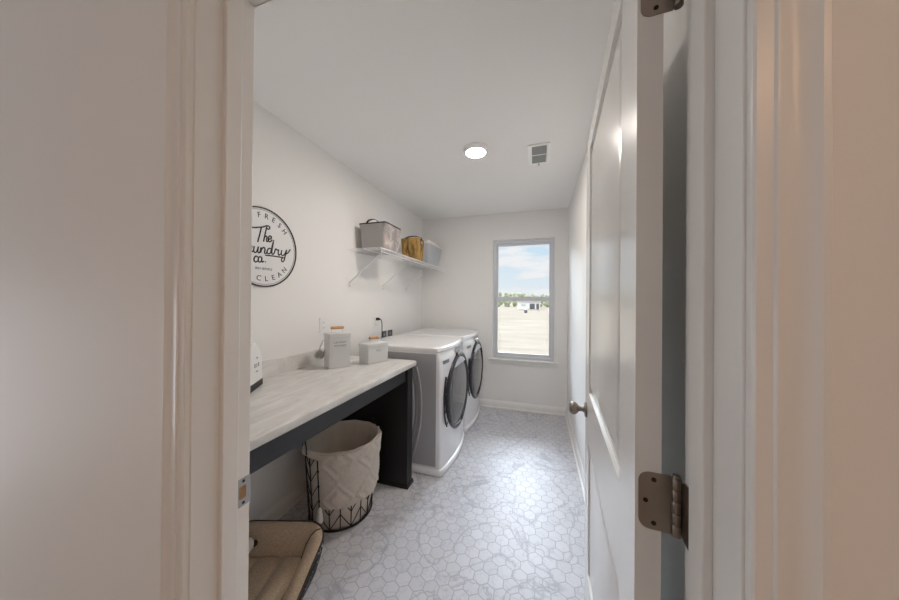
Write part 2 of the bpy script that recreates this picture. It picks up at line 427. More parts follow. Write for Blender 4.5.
# ------------------------------------------------------------------ ceiling light, vent, outlets
cl = thing('ceiling_light', 'round white disc light glowing on the ceiling above the walkway', 'ceiling light', (-.443, 2.03, CZ))
MB().lathe([(.092,0),(.092,-.010),(.089,-.020),(.083,-.027),(.075,-.030),(.068,-.030),(.067,-.006),(.0001,-.006)], 48).build('trim_ring', M['plastic'], cl)
MB().lathe([(.0685,-.010),(.0685,-.0285),(.062,-.0305),(.045,-.032),(.02,-.033),(.0001,-.0332)], 48).build('lens', M['caulk'], cl)
vt = thing('ceiling_vent', 'white register grille flush on the ceiling towards the window', 'vent', (-.004, 2.236, CZ))
m = MB(); vw, vl, bw = .078, .152, .026
m.box(-vw, -vw+bw, -vl, vl, -.008, 0); m.box(vw-bw, vw, -vl, vl, -.008, 0); m.box(-vw+bw, vw-bw, -vl, -vl+bw, -.008, 0); m.box(-vw+bw, vw-bw, vl-bw, vl, -.008, 0); m.box(-vw+bw, vw-bw, -.006, .006, -.008, 0)
m.build('vent_frame', mat('vent_white', (.97,.97,.97), .3), vt, bevel=.003)
m = MB()
for k in range(19):
    y = -vl+bw+.001+k*.0135
    m.add([(-vw+bw,y,-.003),(vw-bw,y,-.003),(vw-bw,y+.0125,-.0055),(-vw+bw,y+.0125,-.0055),(-vw+bw,y,-.0038),(vw-bw,y,-.0038),(vw-bw,y+.0125,-.0063),(-vw+bw,y+.0125,-.0063)],
          [(0,1,2,3),(4,7,6,5),(0,4,5,1),(1,5,6,2),(2,6,7,3),(3,7,4,0)])
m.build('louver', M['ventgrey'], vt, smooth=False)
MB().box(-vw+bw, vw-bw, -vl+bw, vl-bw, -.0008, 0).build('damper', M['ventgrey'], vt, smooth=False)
MB().box(-.004, .004, vl-.016, vl-.008, -.022, -.007).build('lever', M['ventgrey'], vt, bevel=.001)

def outlet(y, z, label):
    o = thing('wall_outlet', label, 'outlet', (LX, y, z))
    MB().prism(rrect(-.035, .035, -.058, .058, .004), YZ, 0, .006).build('cover_plate', M['plastic'], o, bevel=.0015)
    for dz in (-.0195, .0195):
        r = MB().prism(rrect(-.017, .017, dz-.014, dz+.014, .006), YZ, .004, .0085).build('receptacle', M['plastic'], o)
        s = MB(); s.box(.008, .0088, -.0072, -.0052, dz-.004, dz+.005); s.box(.008, .0088, .0052, .0072, dz-.004, dz+.004)
        s.build('slot', M['screw'], r, smooth=False)
    return o
outlet(1.735, 1.145, 'white duplex wall outlet just above the tall grey tin')
outlet(2.440, 1.115, 'white duplex wall outlet with the black plug in it')
pc = thing('power_cord', 'black plug and cord hanging from the far wall outlet', 'cord', (LX, 2.440, 1.13))
MB().lathe([(.0001,.0095),(.013,.0095),(.0145,.016),(.013,.036),(.008,.046),(.0001,.047)], 16, (0,.012,.02), 'x').build('plug', M['rubber'], pc)
MB().tube([(.046,.012,.02),(.060,.014,.012),(.066,.018,-.02),(.060,.030,-.08),(.050,.05,-.14),(.03,.07,-.19),(.014,.09,-.215)], .0045).build('cable', M['rubber'], pc)
ob = thing('washer_outlet_box', 'white wall box with two dark openings behind the washer top', 'outlet box', (LX, 2.66, .985))
m = MB(); m.box(0,.012,-.125,.125,.034,.042); m.box(0,.012,-.125,.125,-.042,-.034); m.box(0,.012,-.125,-.117,-.034,.034); m.box(0,.012,.117,.125,-.034,.034); m.box(0,.012,-.006,.006,-.034,.034)
m.build('box_frame', M['plastic'], ob, bevel=.001)
for y0, y1 in ((-.117,-.006), (.006,.117)):
    r = MB().box(0,.004,y0,y1,-.034,.034).build('recess', M['dark'], ob, smooth=False)
    MB().lathe([(.0001,.004),(.012,.004),(.012,.010),(.016,.010),(.016,.014),(.0001,.014)], 12, (0,(y0+y1)/2,-.005), 'x').build('valve', M['steel'], r)

# ------------------------------------------------------------------ wall sign
sg = thing('round_sign', 'round white laundry sign with black rim and script lettering on wall', 'sign', (LX, 1.251, 1.633))
MB().lathe([(.0001,.0005),(.222,.0005),(.222,.006),(.0001,.006)], 96, (0,0,0), 'x').build('sign_face', M['signface'], sg)
def tor(R, w, x0, x1, n=96):
    return MB().lathe([(R-w, x0), (R, x0), (R, x1), (R-w, x1), (R-w, x0)], n, (0,0,0), 'x', cap=False)
tor(.2285, .0075, .0005, .010).build('rim', M['lettering'], sg)
tor(.2150, .0022, .0055, .0072).build('inner_ring', M['faint'], sg)
def font_mesh(ch, size):
    c = bpy.data.curves.new('glyph', 'FONT'); c.body = ch; c.size = size; c.align_x = 'CENTER'; c.align_y = 'CENTER'; c.extrude = .0006; c.resolution_u = 3
    o = link(bpy.data.objects.new('glyph', c)); dg = bpy.context.evaluated_depsgraph_get(); dg.update()
    me = bpy.data.meshes.new_from_object(o.evaluated_get(dg))
    r = ([v.co.copy() for v in me.vertices], [tuple(p.vertices) for p in me.polygons])
    bpy.data.objects.remove(o); bpy.data.curves.remove(c); bpy.data.meshes.remove(me); return r
def put(mb, ch, size, y, z, rot, x=.0066, bold=1):
    vs, fs = font_mesh(ch, size); c, s = math.cos(rot), math.sin(rot)
    # reading side faces +x: text right runs along +y, text up along +z
    mb.add([(x+v.z, y+c*v.x-s*v.y, z+s*v.x+c*v.y) for v in vs], fs)
m = MB()
for word, a0, da, up in (('SO FRESH', 144.5, -14.7, 1), ('SO CLEAN', -144.5, 14.9, -1)):
    for i, ch in enumerate(word):
        if ch == ' ': continue
        a = math.radians(a0+da*(i if i < 2 else i)*1.0); 
        put(m, ch, .043, .182*math.cos(a), .182*math.sin(a), a-PI/2 if up > 0 else a+PI/2)
m.build('ring_lettering', M['lettering'], sg, smooth=False)
m = MB(); put(m, 'SELF SERVICE', .0185, .0, -.124, 0); m.build('small_lettering', M['faint'], sg, smooth=False)
ST = [
 [(-.095,.086),(-.085,.10),(-.065,.099),(-.041,.106),(-.009,.116),(.015,.129),(.031,.13),(.035,.12),(.027,.111),(.018,.114)],
 [(-.018,.112),(-.027,.073),(-.04,.023)],
 [(.017,.126),(.008,.09),(-.004,.032),(.001,.056),(.012,.069),(.018,.061),(.014,.043),(.02,.037),(.028,.047)],
 [(.028,.051),(.045,.062),(.045,.073),(.036,.074),(.027,.059),(.029,.042),(.04,.041),(.052,.054)],
 [(-.060,-.004),(-.063,-.028),(-.056,-.039),(-.044,-.03),(-.035,-.003),(-.039,-.026),(-.033,-.037),(-.024,-.029),(-.019,-.003),(-.022,-.035),(-.015,-.013),(-.002,-.0),(.006,-.01),(.002,-.029),(.01,-.034),(.017,-.027)],
 [(.048,-.002),(.034,.001),(.021,-.013),(.021,-.028),(.033,-.031),(.044,-.018),(.062,.053),(.05,-.017),(.057,-.031),(.067,-.02),(.076,.005),(.087,-.001),(.097,.003),(.093,-.016),(.1,-.03),(.11,-.021)],
 [(.119,.004),(.115,-.018),(.125,-.028),(.141,-.016),(.154,.011),(.143,-.03),(.137,-.054),(.126,-.067),(.117,-.059),(.123,-.043),(.13,-.04),(.061,-.041),(.008,-.044)],
 [(.154,.011),(.147,-.013),(.165,-.004),(.181,.019)],
 [(-.038,-.061),(-.049,-.058),(-.059,-.071),(-.059,-.085),(-.05,-.091),(-.038,-.084)],
 [(-.014,-.06),(-.026,-.058),(-.035,-.071),(-.033,-.086),(-.023,-.088),(-.014,-.077),(-.013,-.061),(-.014,-.079),(-.009,-.086),(-.001,-.08)],
 [(.008,-.0795),(.0095,-.0815),(.011,-.083)],
 # the L and a in front of 'undry'
 [(-.128,.050),(-.136,.056),(-.143,.048),(-.146,.02),(-.152,-.025),(-.160,-.036),(-.152,-.040),(-.138,-.036),(-.118,-.034),(-.106,-.022)],
 [(-.075,-.003),(-.088,-.001),(-.098,-.012),(-.098,-.030),(-.089,-.036),(-.078,-.024),(-.073,-.004),(-.078,-.028),(-.071,-.036),(-.062,-.028)],
]
def smoothpts(p, k=3):
    out = []
    for i in range(len(p)-1):
        p0, p1, p2, p3 = (Vector(p[max(i-1,0)]), Vector(p[i]), Vector(p[i+1]), Vector(p[min(i+2,len(p)-1)]))
        for j in range(k):
            t = j/k
            out.append(.5*((2*p1)+(p2-p0)*t+(2*p0-5*p1+4*p2-p3)*t*t+(3*p1-p0-3*p2+p3)*t**3))
    out.append(Vector(p[-1])); return out
m = MB()
for s in ST:
    q = smoothpts(s); m.tube([(.0058, v.x, v.y) for v in q], .0041, 6)
m.build('script_lettering', M['lettering'], sg)

# ------------------------------------------------------------------ wire shelf and bins
sh = thing('wire_shelf', 'white wire wall shelf on three slanted braces', 'shelf', (LX, 2.0, 1.757))
SY0, SY1, SD = 0, 1.597, .322
m = MB()
m.tube([(.008, SY0, -.004), (.008, SY1, -.004)], .0034); m.tube([(.165, SY0, -.0045), (.165, SY1, -.0045)], .0030)
m.tube([(SD, SY0, -.004), (SD, SY1, -.004)], .0036); m.tube([(SD, SY0, -.034), (SD, SY1, -.034)], .0036)
k = 0
while SY0+.004+k*.0254 < SY1:
    y = SY0+.004+k*.0254; m.tube([(.006, y, 0), (SD, y, 0), (SD+.001, y, -.034)], .0016, 5); k += 1
m.build('wire_deck', M['white_wire'], sh)
for y in (.030, .565, 1.105):
    b = MB(); b.tube([(SD-.004, y-.005, -.034), (SD-.012, y-.003, -.046), (.010, y+.01, -.270), (.004, y+.01, -.285)], .0048, 8)
    b.box(0, .003, y+.002, y+.018, -.315, -.268)
    bo = b.build('support_brace', M['white_wire'], sh)
    MB().lathe([(.0001,.003),(.0045,.003),(.004,.006),(.0001,.007)], 10, (0,y+.01,-.303), 'x').build('screw', M['steel'], bo)
MB().box(SD-.012, SD+.012, SY1, SY1+.0075, -.048, -.004).build('end_clip', M['plastic'], sh, bevel=.003)
ZS = 1.7587
def bin_body(m, w0, d0, w1, d1, h, t=.006, r=.02):
    """open tapered bin, outside then inside; x is depth, y is width"""
    def R_(w, d, z): return [(x, y, z) for x, y in rrect(-d/2, d/2, -w/2, w/2, r)]
    secs = [R_(w0+(w1-w0)*k, d0+(d1-d0)*k, h*k) for k in (0, .05, .5, .95, 1)]
    secs += [R_(w1-2*t, d1-2*t, h), R_(w1-2*t, d1-2*t, h*.97), R_(w0-2*t, d0-2*t, t)]
    return m.loft(secs)
b1 = thing('storage_bin', 'large grey fabric bin with black handles, nearest the shelf end', 'bin', (-1.352, 2.247, ZS), 0, 'bins on the wire shelf')
bin_body(MB(), .250, .225, .285, .262, .232).build('bin_body', M['printed'], b1)
def arch(c, a, b, n, horiz):   # strap handle arc
    return [(c[0]+(a*math.cos(PI*k/n) if horiz == 'x' else 0), c[1]+(a*math.cos(PI*k/n) if horiz == 'y' else 0), c[2]+b*math.sin(PI*k/n)) for k in range(n+1)]
def strap(m, pts, w, t, across):
    secs = []
    for p in pts:
        d = Vector(across)*w/2; n = Vector((0,0,t))
        p = Vector(p); secs.append([p-d, p+d, p+d+n, p-d+n])
    return m.loft(secs)
strap(MB(), arch((.0, -.136, .225), .055, .034, 12, 'x'), .022, .004, (0,1,0)).build('handle', M['strap'], b1)
strap(MB(), arch((.0, .136, .225), .055, .034, 12, 'x'), .022, .004, (0,1,0)).build('handle', M['strap'], b1)
MB().prism(rrect(-.125,.1325,-.1435,.1435,.02), XY, .228, .2345).build('rim_band', M['strap'], b1) if False else None
rb = MB(); o_, i_ = rrect(-.1325,.1325,-.1440,.1440,.02), rrect(-.1255,.1255,-.1370,.1370,.018)
rb.loft([[(x,y,.224) for x,y in o_], [(x,y,.2345) for x,y in o_], [(x,y,.2345) for x,y in i_], [(x,y,.224) for x,y in i_], [(x,y,.224) for x,y in o_]], cap=False)
rb.build('rim_band', M['strap'], b1)
b2 = thing('storage_bin', 'ochre and brown patterned bin with a dark strap, middle of the shelf', 'bin', (-1.310, 2.835, ZS), 0, 'bins on the wire shelf')
bin_body(MB(), .150, .185, .175, .205, .236).build('bin_body', M['ochre'], b2)
strap(MB(), [(.098,.0,.150),(.1025,.0,.20),(.104,.0,.236),(.096,.0,.250),(.05,.0,.268),(0,.0,.272),(-.05,.0,.268),(-.096,.0,.250),(-.104,.0,.236),(-.100,.0,.17)], .040, .003, (0,1,0)).build('strap', M['strap'], b2)
MB().prism(rrect(-.018,.018,.180,.212,.004), YZ, .098, .108).build('buckle', M['chrome'], b2)
b3 = thing('storage_bin', 'pale grey bin with a thick white rim at the window end', 'bin', (-1.340, 3.285, ZS), 0, 'bins on the wire shelf')
bin_body(MB(), .34, .195, .50, .265, .262).build('bin_body', M['palebin'], b3)
m = MB(); o_, i_ = rrect(-.136,.136,-.254,.254,.022), rrect(-.121,.121,-.238,.238,.016)
m.loft([[(x,y,.240) for x,y in o_], [(x,y,.272) for x,y in o_], [(x,y,.272) for x,y in i_], [(x,y,.240) for x,y in i_], [(x,y,.240) for x,y in o_]], cap=False)
m.build('rim_band', M['tasselwhite'], b3)

# ------------------------------------------------------------------ counter
CT, CF, CE = .880, -.878, 1.984       # top height, front edge, far end
ct = thing('countertop', 'long pale stone-look countertop with short backsplash along the wall', 'countertop', (LX, DY1, CT))
W_, Ln = CF-LX, CE-DY1
prof = [(0,-.038),(W_-.006,-.038),(W_-.001,-.034),(W_,-.028),(W_,-.012),(W_-.002,-.005),(W_-.007,-.001),(W_-.014,0),(0,0)]
MB().prism(prof, lambda p, q, h: (p, h, q), 0, Ln).build('worktop', M['counter'], ct)
bs = [(0,0),(.019,0),(.019,.088),(.017,.093),(.012,.095),(0,.095)]
MB().prism(bs, lambda p, q, h: (p, h, q), 0, Ln).build('backsplash', M['counter'], ct)
cb = thing('counter_base', 'black wooden end panel and apron rail carrying the countertop', 'counter base', (LX+.002, DY1+.002, 0))
MB().box(.60, .622, 0, 1.335, .756, CT-.038).build('apron', M['char'], cb, bevel=.0015)
ep = MB().box(.016, .638, 1.335, 1.415, 0, CT-.038).build('end_panel', M['black'], cb, bevel=.002)
m = MB(); m.prism([(0,0),(.012,0),(.012,.010),(.006,.022),(0,.026)], lambda p, q, h: (h, 1.335-p, q), .03, .648); m.prism([(0,0),(.012,0),(.012,.010),(.006,.022),(0,.026)], lambda p, q, h: (.638+p, h, q), 1.323, 1.421)
m.build('base_moulding', M['black'], cb)
MB().box(.0, .02, 0, 1.335, .79, CT-.038).build('wall_cleat', M['char'], cb)

# ------------------------------------------------------------------ tins on the counter
def tin(label, corner, ang, a, b, h, text, handle):
    o = thing('lidded_tin', label, 'tin', (corner[0], corner[1], CT), math.radians(ang), 'grey tins on the counter')
    MB().prism(rrect(0, a, 0, b, .006), XY, 0.001, h-.022).build('tin_body', M['tin'], o, bevel=.002)
    ld = MB().prism(rrect(-.003, a+.003, -.003, b+.003, .007), XY, h-.026, h).build('lid', M['tin'], o, bevel=.003)
    cx, cy = a/2, b/2; L_ = handle
    wr = MB()
    wr.tube([(cx-L_, cy, h-.001), (cx-L_, cy, h+.034), (cx-L_+.004, cy, h+.037), (cx+L_-.004, cy, h+.037), (cx+L_, cy, h+.034), (cx+L_, cy, h-.001)], .0032, 8)
    wr.build('handle_bracket', M['plastic'], ld)
    MB().lathe([(.0001,-L_-.004),(.009,-L_-.004),(.010,-L_),(.010,L_),(.009,L_+.004),(.0001,L_+.004)], 16, (cx,cy,h+.036), 'x').build('wooden_grip', M['wood'], ld)['label'] = 'turned light wood grip'
    return o
t1n = tin('tall grey lidded tin with wooden grip and a scoop hung on its side', (-1.300,1.540), 57, .140, .115, .228, '', .038)
m = MB()
def tput(mb, ch, size, x, z):
    vs, fs = font_mesh(ch, size); mb.add([(x+v.x, -.0004-abs(v.z), z+v.y) for v in vs], fs)
tput(m, 'LAUNDRY', .0185, .072, .170); tput(m, 'POWDER', .0185, .072, .147)
m.build('tin_lettering', M['faint'], t1n, smooth=False)
t2n = tin('low grey lidded tin with wooden grip beside the machines', (-1.134,1.733), 69, .176, .11, .142, '', .034)
m = MB(); tput(m, 'PEGS', .02, .09, .09); m.build('tin_lettering', M['faint'], t2n, smooth=False)
sc_ = thing('tin_scoop', 'small grey metal scoop hanging on the side of the tall tin', 'scoop', (-1.382, 1.593, CT), math.radians(57))
MB().tube([(-.014,-.0,.170),(-.022,-.0,.150),(-.034,0,.116)], .005).build('handle', M['tin'], sc_)
MB().lathe([(.0001,.022),(.026,.022),(.030,.026),(.0315,-.018),(.0285,-.018),(.027,.018),(.0001,.018)], 24, (-.036,-.004,.088), 'y').build('bowl', M['tin'], sc_)
MB().tube([(-.002,.0,.176),(-.008,-.0,.182),(-.014,0,.176),(-.014,0,.166)], .002).build('hook', M['steel'], sc_)

# white domed piece near the doorway
dm = thing('domed_tin', 'white domed tin with black base band, partly hidden by the door jamb', 'tin', (-1.403, 1.159, CT), math.radians(-57))
prof = [(0,.03)]
def dome(x0, x1, z0, z1, n=10):
    p = [(x0,z0),(x1,z0)]
    for k in range(n+1):
        a = PI/2*k/n
        p.append((x1-.045*(1-math.cos(a))-.0, z0+(z1-z0)*(.35+.65*math.sin(a))) if False else (x1-.02*(k/n)-.08*max(0,(k/n-.5))**2*4, z0+(z1-z0)*(k/n)))
    for k in range(n, -1, -1):
        p.append((x0+.02*(k/n)+.08*max(0,(k/n-.5))**2*4, z0+(z1-z0)*(k/n)))
    return p
MB().prism(dome(.002,.228,.032,.235), XZ, -.092, -.002).build('tin_body', M['signface'], dm, bevel=.004)
MB().box(0,.23,-.094,0,.0005,.034).build('base_band', M['black'], dm, bevel=.003)
m = MB()
for (x, z, wd_, hh) in ((.060,.120,.010,.020),(.084,.118,.006,.020),(.108,.120,.010,.020),(.08,.156,.018,.006),(.08,.088,.026,.005)):
    m.box(x-wd_/2, x+wd_/2, -.003, -.0012, z-hh/2, z+hh/2)
m.build('lettering', M['faint'], dm, smooth=False)

# ------------------------------------------------------------------ laundry machines
def machine(name, label, y0, wid):
    o = thing(name, label, 'washing machine', (LX, y0, 0), 0, 'front loading laundry machines')
    XB, XF, bow = .115, .822, .040       # back, front corner, bulge of the front
    def sec(z, dx, ins=0):
        pts = [(XB, wid-ins, z), (XB, ins, z)]
        r = .018
        pts += [(XF+dx-r, ins, z), (XF+dx-r*.35, ins+r*.3, z), (XF+dx, ins+r, z)]
        for k in range(1, 12):
            t = k/12; y = ins+r+(wid-2*ins-2*r)*t; pts.append((XF+dx+bow*math.sin(PI*t)**.8, y, z))
        pts += [(XF+dx, wid-ins-r, z), (XF+dx-r*.35, wid-ins-r*.3, z), (XF+dx-r, wid-ins, z)]
        return pts
    MB().loft([sec(.052,.0,.003), sec(.2,.003), sec(.5,.004), sec(.80,.0), sec(.86,-.004), sec(.90,-.012), sec(.935,-.026)]).build('cabinet', M['appliance'], o, ang=50)
    MB().loft([sec(.004,.008,.0), sec(.010,.014,-.003), sec(.046,.014,-.003), sec(.056,.004,0)]).build('plinth', M['appliance'], o, ang=50)
    MB().loft([sec(.937,-.020,.0), sec(.945,-.016,-.003), sec(.966,-.020,-.003), sec(.975,-.028,.004)]).build('top_panel', M['appliance'], o, ang=30)
    # pressed arcs on the side the room sees
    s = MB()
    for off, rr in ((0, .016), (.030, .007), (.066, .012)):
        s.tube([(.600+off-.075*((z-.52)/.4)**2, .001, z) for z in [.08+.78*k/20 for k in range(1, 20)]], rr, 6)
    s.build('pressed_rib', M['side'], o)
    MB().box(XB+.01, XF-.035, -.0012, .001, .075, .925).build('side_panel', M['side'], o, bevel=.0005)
    # slanted control strip parts
    def fx(t, z, lift=0):
        base_ = {0:0}; dx = -.004 if z < .86 else (-.004-(z-.86)*.2 if z < .9 else -.012-(z-.9)*.4)
        return XF+dx+bow*math.sin(PI*min(max(t,0.001),.999))**.8+lift
    kd = MB().lathe([(.0001,-.004),(.034,-.004),(.034,.010),(.031,.026),(.024,.030),(.0001,.030)], 28, (fx(.46,.90), wid*.46, .905), 'x'); kd.build('program_knob', M['chrome'], o)
    pan = MB(); 
    for t0, t1 in ((.56,.66),(.66,.76),(.76,.86)):
        pan.add([(fx(t0,.885,.002), wid*t0, .885), (fx(t1,.885,.002), wid*t1, .885), (fx(t1,.925,.002), wid*t1, .925), (fx(t0,.925,.002), wid*t0, .925)], [(0,1,2,3)])
    pan.build('display_panel', M['drawer'], o, smooth=False)
    dw = MB(); a_, b_ = .05, .20
    k = 6; lo = [(fx(a_+(b_-a_)*i/k,.85,.003), wid*(a_+(b_-a_)*i/k), .845) for i in range(k+1)]; hi = [(p[0]-.002, p[1], .872) for p in lo]
    dw.loft([lo, hi], cap=False, closed=False); dw.build('dispenser_drawer', M['drawer'], o)
    # door
    cy, cz, Rr = wid*.55, .562, .318
    xb = XF+.024
    d = MB().lathe([(Rr-.004,xb-.03),(Rr+.004,xb+.004),(Rr+.004,xb+.016),(Rr-.002,xb+.023),(Rr-.014,xb+.027),(Rr-.028,xb+.024),(Rr-.032,xb+.014),(Rr-.032,xb-.02),(Rr-.004,xb-.03)], 64, (0,cy,cz), 'x', cap=False).build('door_ring', M['ring'], o, ang=60)
    g = MB().lathe([(Rr-.030,xb+.012),(Rr-.034,xb+.019),(Rr*.7,xb+.026),(Rr*.4,xb+.030),(.0001,xb+.032)], 64, (0,cy,cz), 'x', cap=False)
    gl = g.build('door_glass', M['smoke'], o, ang=60)
    # bright cap across the top of the glass
    cap_ = MB(); yy = []
    rz = Rr-.036; zc = .222
    half = math.sqrt(rz*rz-zc*zc); out = [(-half, zc), (half, zc)]
    for k in range(11):
        a = math.atan2(zc, half)+(PI-2*math.atan2(zc, half))*k/10; out.append((rz*math.cos(a), rz*math.sin(a)))
    cap_.prism(out, lambda p, q, h: (h, cy+p, cz+q), xb+.014, xb+.0265); cap_.build('door_cap', M['panelgrey'], o, bevel=.002)
    hd = MB(); pts = []
    for k in range(13):
        a = math.radians(150+66*k/12); pts.append((xb-.002, cy+(Rr+.042)*math.cos(a), cz+(Rr+.042)*math.sin(a)))
    hd.tube(pts, .007, 8)
    for a in (152, 171, 195, 214):
        a = math.radians(a); hd.tube([(xb-.002, cy+(Rr+.042)*math.cos(a), cz+(Rr+.042)*math.sin(a)), (xb-.004, cy+(Rr-.004)*math.cos(a), cz+(Rr-.004)*math.sin(a))], .006, 8)
    hd.build('door_handle', M['rubber'], o)
    return o
machine('washing_machine', 'white front-loading washer standing beside the end of the counter', 2.032, .700)
machine('washing_machine', 'white front-loading machine in the corner against the window wall', 2.800, .700)

# ------------------------------------------------------------------ laundry hamper
hp = thing('laundry_hamper', 'tall round wire hamper with cream cloth liner under the counter', 'hamper', (-1.192, 1.538, 0))
HB, HT, HH = .186, .216, .462
def hr(z): return HB+(HT-HB)*z/HH
def hpt(a, z, d=0): return ((hr(z)+d)*math.cos(a), (hr(z)+d)*math.sin(a), z)
m = MB(); N = 48
m.tube([hpt(2*PI*k/N, .006) for k in range(N)], .006, 8, True)
m.tube([hpt(2*PI*k/N, HH-.004, .002) for k in range(N)], .0045, 8, True)
nr = 20
for k in range(nr):
    a = 2*PI*k/nr; m.tube([hpt(a, .006), hpt(a, HH*.5), hpt(a, HH-.004)], .0034, 6)
    for j in range(5):
        z0 = .012+j*.088
        for s in (-1, 1):
            if k % 2 == 0:
                m.tube([hpt(a, z0), hpt(a+s*PI/nr*.9, z0+.038), hpt(a+s*2*PI/nr, z0+.088)], .0028, 5)
m.tube([(-HB,0,.006),(HB,0,.006)], .004); m.tube([(0,-HB,.006),(0,HB,.006)], .004)
m.build('wire_frame', M['black'], hp)
ln = MB(); secs = []
def wav(a, z, d): 
    return hpt(a, z, d+.003*math.sin(9*a+z*20)+.002*math.sin(17*a))
for z, d in ((.012,-.012),(.10,-.010),(.25,-.010),(.40,-.009),(.455,-.006),(.470,.002),(.472,.008),(.462,.0115),(.43,.0125)):
    secs.append([wav(2*PI*k/72, z, d) if z < .45 else hpt(2*PI*k/72, z+.002*math.sin(11*2*PI*k/72), d) for k in range(72)])
ln.loft(secs, cap=False); b = [v for v in secs[0]]; ln.add(b, [tuple(range(72))])
lo = ln.build('liner', M['liner'], hp, ang=70)
sd = lo.modifiers.new('thick', 'SOLIDIFY'); sd.thickness = .002; sd.offset = 0
# woven band, draped over the front of the rim
A0, A1 = math.radians(277), math.radians(277+150)
nu, nv = 120, 44
def band(u, v, lift):
    a = A0+(A1-A0)*u; z = .466-(.466-.150)*v+.004*math.sin(u*19)*v
    du = (u*3) % 1-.5; dv = (v*1.5+.25) % 1-.5
    dia = abs(du)+abs(dv)
    pat = .007*(1 if .38 < dia < .50 else 0)+.006*(1 if dia < .22 else 0)+.0016*math.sin(v*150)+random.uniform(0,.0012)
    return hpt(a, max(.02, z), .016+lift*(1+pat/.006 if pat > 0 else 1))
g = MB(); front = [[band(i/nu, j/nv, .006) for i in range(nu+1)] for j in range(nv+1)]
backs = [[hpt(A0+(A1-A0)*i/nu, .466-(.466-.150)*j/nv, .0145) for i in range(nu+1)] for j in range(nv+1)]
loopf = [row[i] for row in front for i in range(nu+1)]
vs = loopf+[row[i] for row in backs for i in range(nu+1)]; K = (nu+1)*(nv+1); fs = []
ix = lambda i, j: j*(nu+1)+i
for j in range(nv):
    for i in range(nu):
        fs.append((ix(i,j), ix(i+1,j), ix(i+1,j+1), ix(i,j+1))); fs.append((K+ix(i,j), K+ix(i,j+1), K+ix(i+1,j+1), K+ix(i+1,j)))
for i in range(nu):
    fs.append((ix(i,0), K+ix(i,0), K+ix(i+1,0), ix(i+1,0))); fs.append((ix(i,nv), ix(i+1,nv), K+ix(i+1,nv), K+ix(i,nv)))
for j in range(nv):
    fs.append((ix(0,j), ix(0,j+1), K+ix(0,j+1), K+ix(0,j))); fs.append((ix(nu,j), K+ix(nu,j), K+ix(nu,j+1), ix(nu,j+1)))
g.add(vs, fs); g.build('woven_cover', M['macrame'], hp, ang=80)
for u in (.005, .60, .995):
    a = A0+(A1-A0)*u; p = hpt(a, .148, .032)
    t = MB().lathe([(.004,.02),(.009,.012),(.014,.0),(.011,-.008),(.015,-.016),(.020,-.056),(.017,-.060),(.0001,-.060)], 14, p)
    if u != .60: t.build('tassel', M['tasselwhite'], hp)
for a, s in ((math.radians(62), 1), (math.radians(242), -1)):
    c = hpt(a, HH, .010); tx, ty = -math.sin(a), math.cos(a)
    MB().tube([(c[0]+tx*.036*math.cos(PI*k/14), c[1]+ty*.036*math.cos(PI*k/14), HH-.02+.075*math.sin(PI*k/14)) for k in range(15)], .0036, 8).build('handle', M['black'], hp)

# ------------------------------------------------------------------ pet bed
pb = thing('pet_bed', 'tan fleece pet bed with black patterned outside on the floor', 'pet bed', (-1.184, .905, 0), math.radians(17))
PW, PD, PR = .255, .270, .12
def sup(k, n, ins):
    out = rrect(-PW+ins, PW-ins, -PD+ins, PD-ins, max(.02, PR-ins), 9); return out
npt = len(sup(0,0,0))
def hgt(x, y):   # walls stand tall behind and at the sides, dip at the front
    t = min(1, max(0, (y+PD)/(2*PD))); return .075+.075*min(1, t*1.5)**1.3+.028*max(0, (t-.6)/.4)
o0 = sup(0,0,0)
shell = MB(); secs = []
for f, ins in ((0,.040),(.10,.030),(.5,.010),(.9,-.006),(1,.0)):
    q = sup(0,0,ins); secs.append([(x, y, .004+f*(hgt(*o0[i])-.004)) for i, (x, y) in enumerate(q)])
shell.loft(secs, cap=False); shell.add([secs[0][i] for i in range(npt)], [tuple(range(npt))])
def scrib():
    m = bpy.data.materials.new('black_scribble_fabric'); n, l, b = nodes(m); tc = n.new('ShaderNodeTexCoord')
    t = n.new('ShaderNodeTexVoronoi'); t.feature = 'DISTANCE_TO_EDGE'; t.inputs['Scale'].default_value = 26
    mp = n.new('ShaderNodeMapping'); mp.inputs['Rotation'].default_value = (.4,.5,.6); mp.inputs['Scale'].default_value = (1,1.6,.7); l.new(tc.outputs['Object'], mp.inputs[0]); l.new(mp.outputs[0], t.inputs['Vector'])
    w2 = n.new('ShaderNodeTexNoise'); w2.inputs['Scale'].default_value = 14; l.new(tc.outputs['Object'], w2.inputs['Vector'])
    r = n.new('ShaderNodeValToRGB'); r.color_ramp.elements[0].color = (.55,.55,.55,1); r.color_ramp.elements[1].color = (.012,.011,.013,1); r.color_ramp.elements[1].position = .035
    l.new(t.outputs['Distance'], r.inputs[0])
    g_ = n.new('ShaderNodeMath'); g_.operation = 'GREATER_THAN'; g_.inputs[1].default_value = .52; l.new(w2.outputs['Fac'], g_.inputs[0])
    mx = n.new('ShaderNodeMix'); mx.data_type = 'RGBA'; mx.inputs[6].default_value = (.012,.011,.013,1); l.new(g_.outputs[0], mx.inputs[0]); l.new(r.outputs[0], mx.inputs[7])
    l.new(mx.outputs[2], b.inputs['Base Color']); b.inputs['Roughness'].default_value = .9; return m
shell.build('outer_cover', scrib(), pb, ang=60)
bol = MB(); secs = []
for f, ins in ((1,.0),(1.05,.012),(1.07,.030),(1.0,.052),(.80,.076),(.56,.092),(.42,.100)):
    q = sup(0,0,ins); secs.append([(x, y, max(.05, f*hgt(*o0[i]))) for i, (x, y) in enumerate(q)])
bol.loft(secs, cap=False); bol.build('bolster', M['fleece'], pb, ang=60)
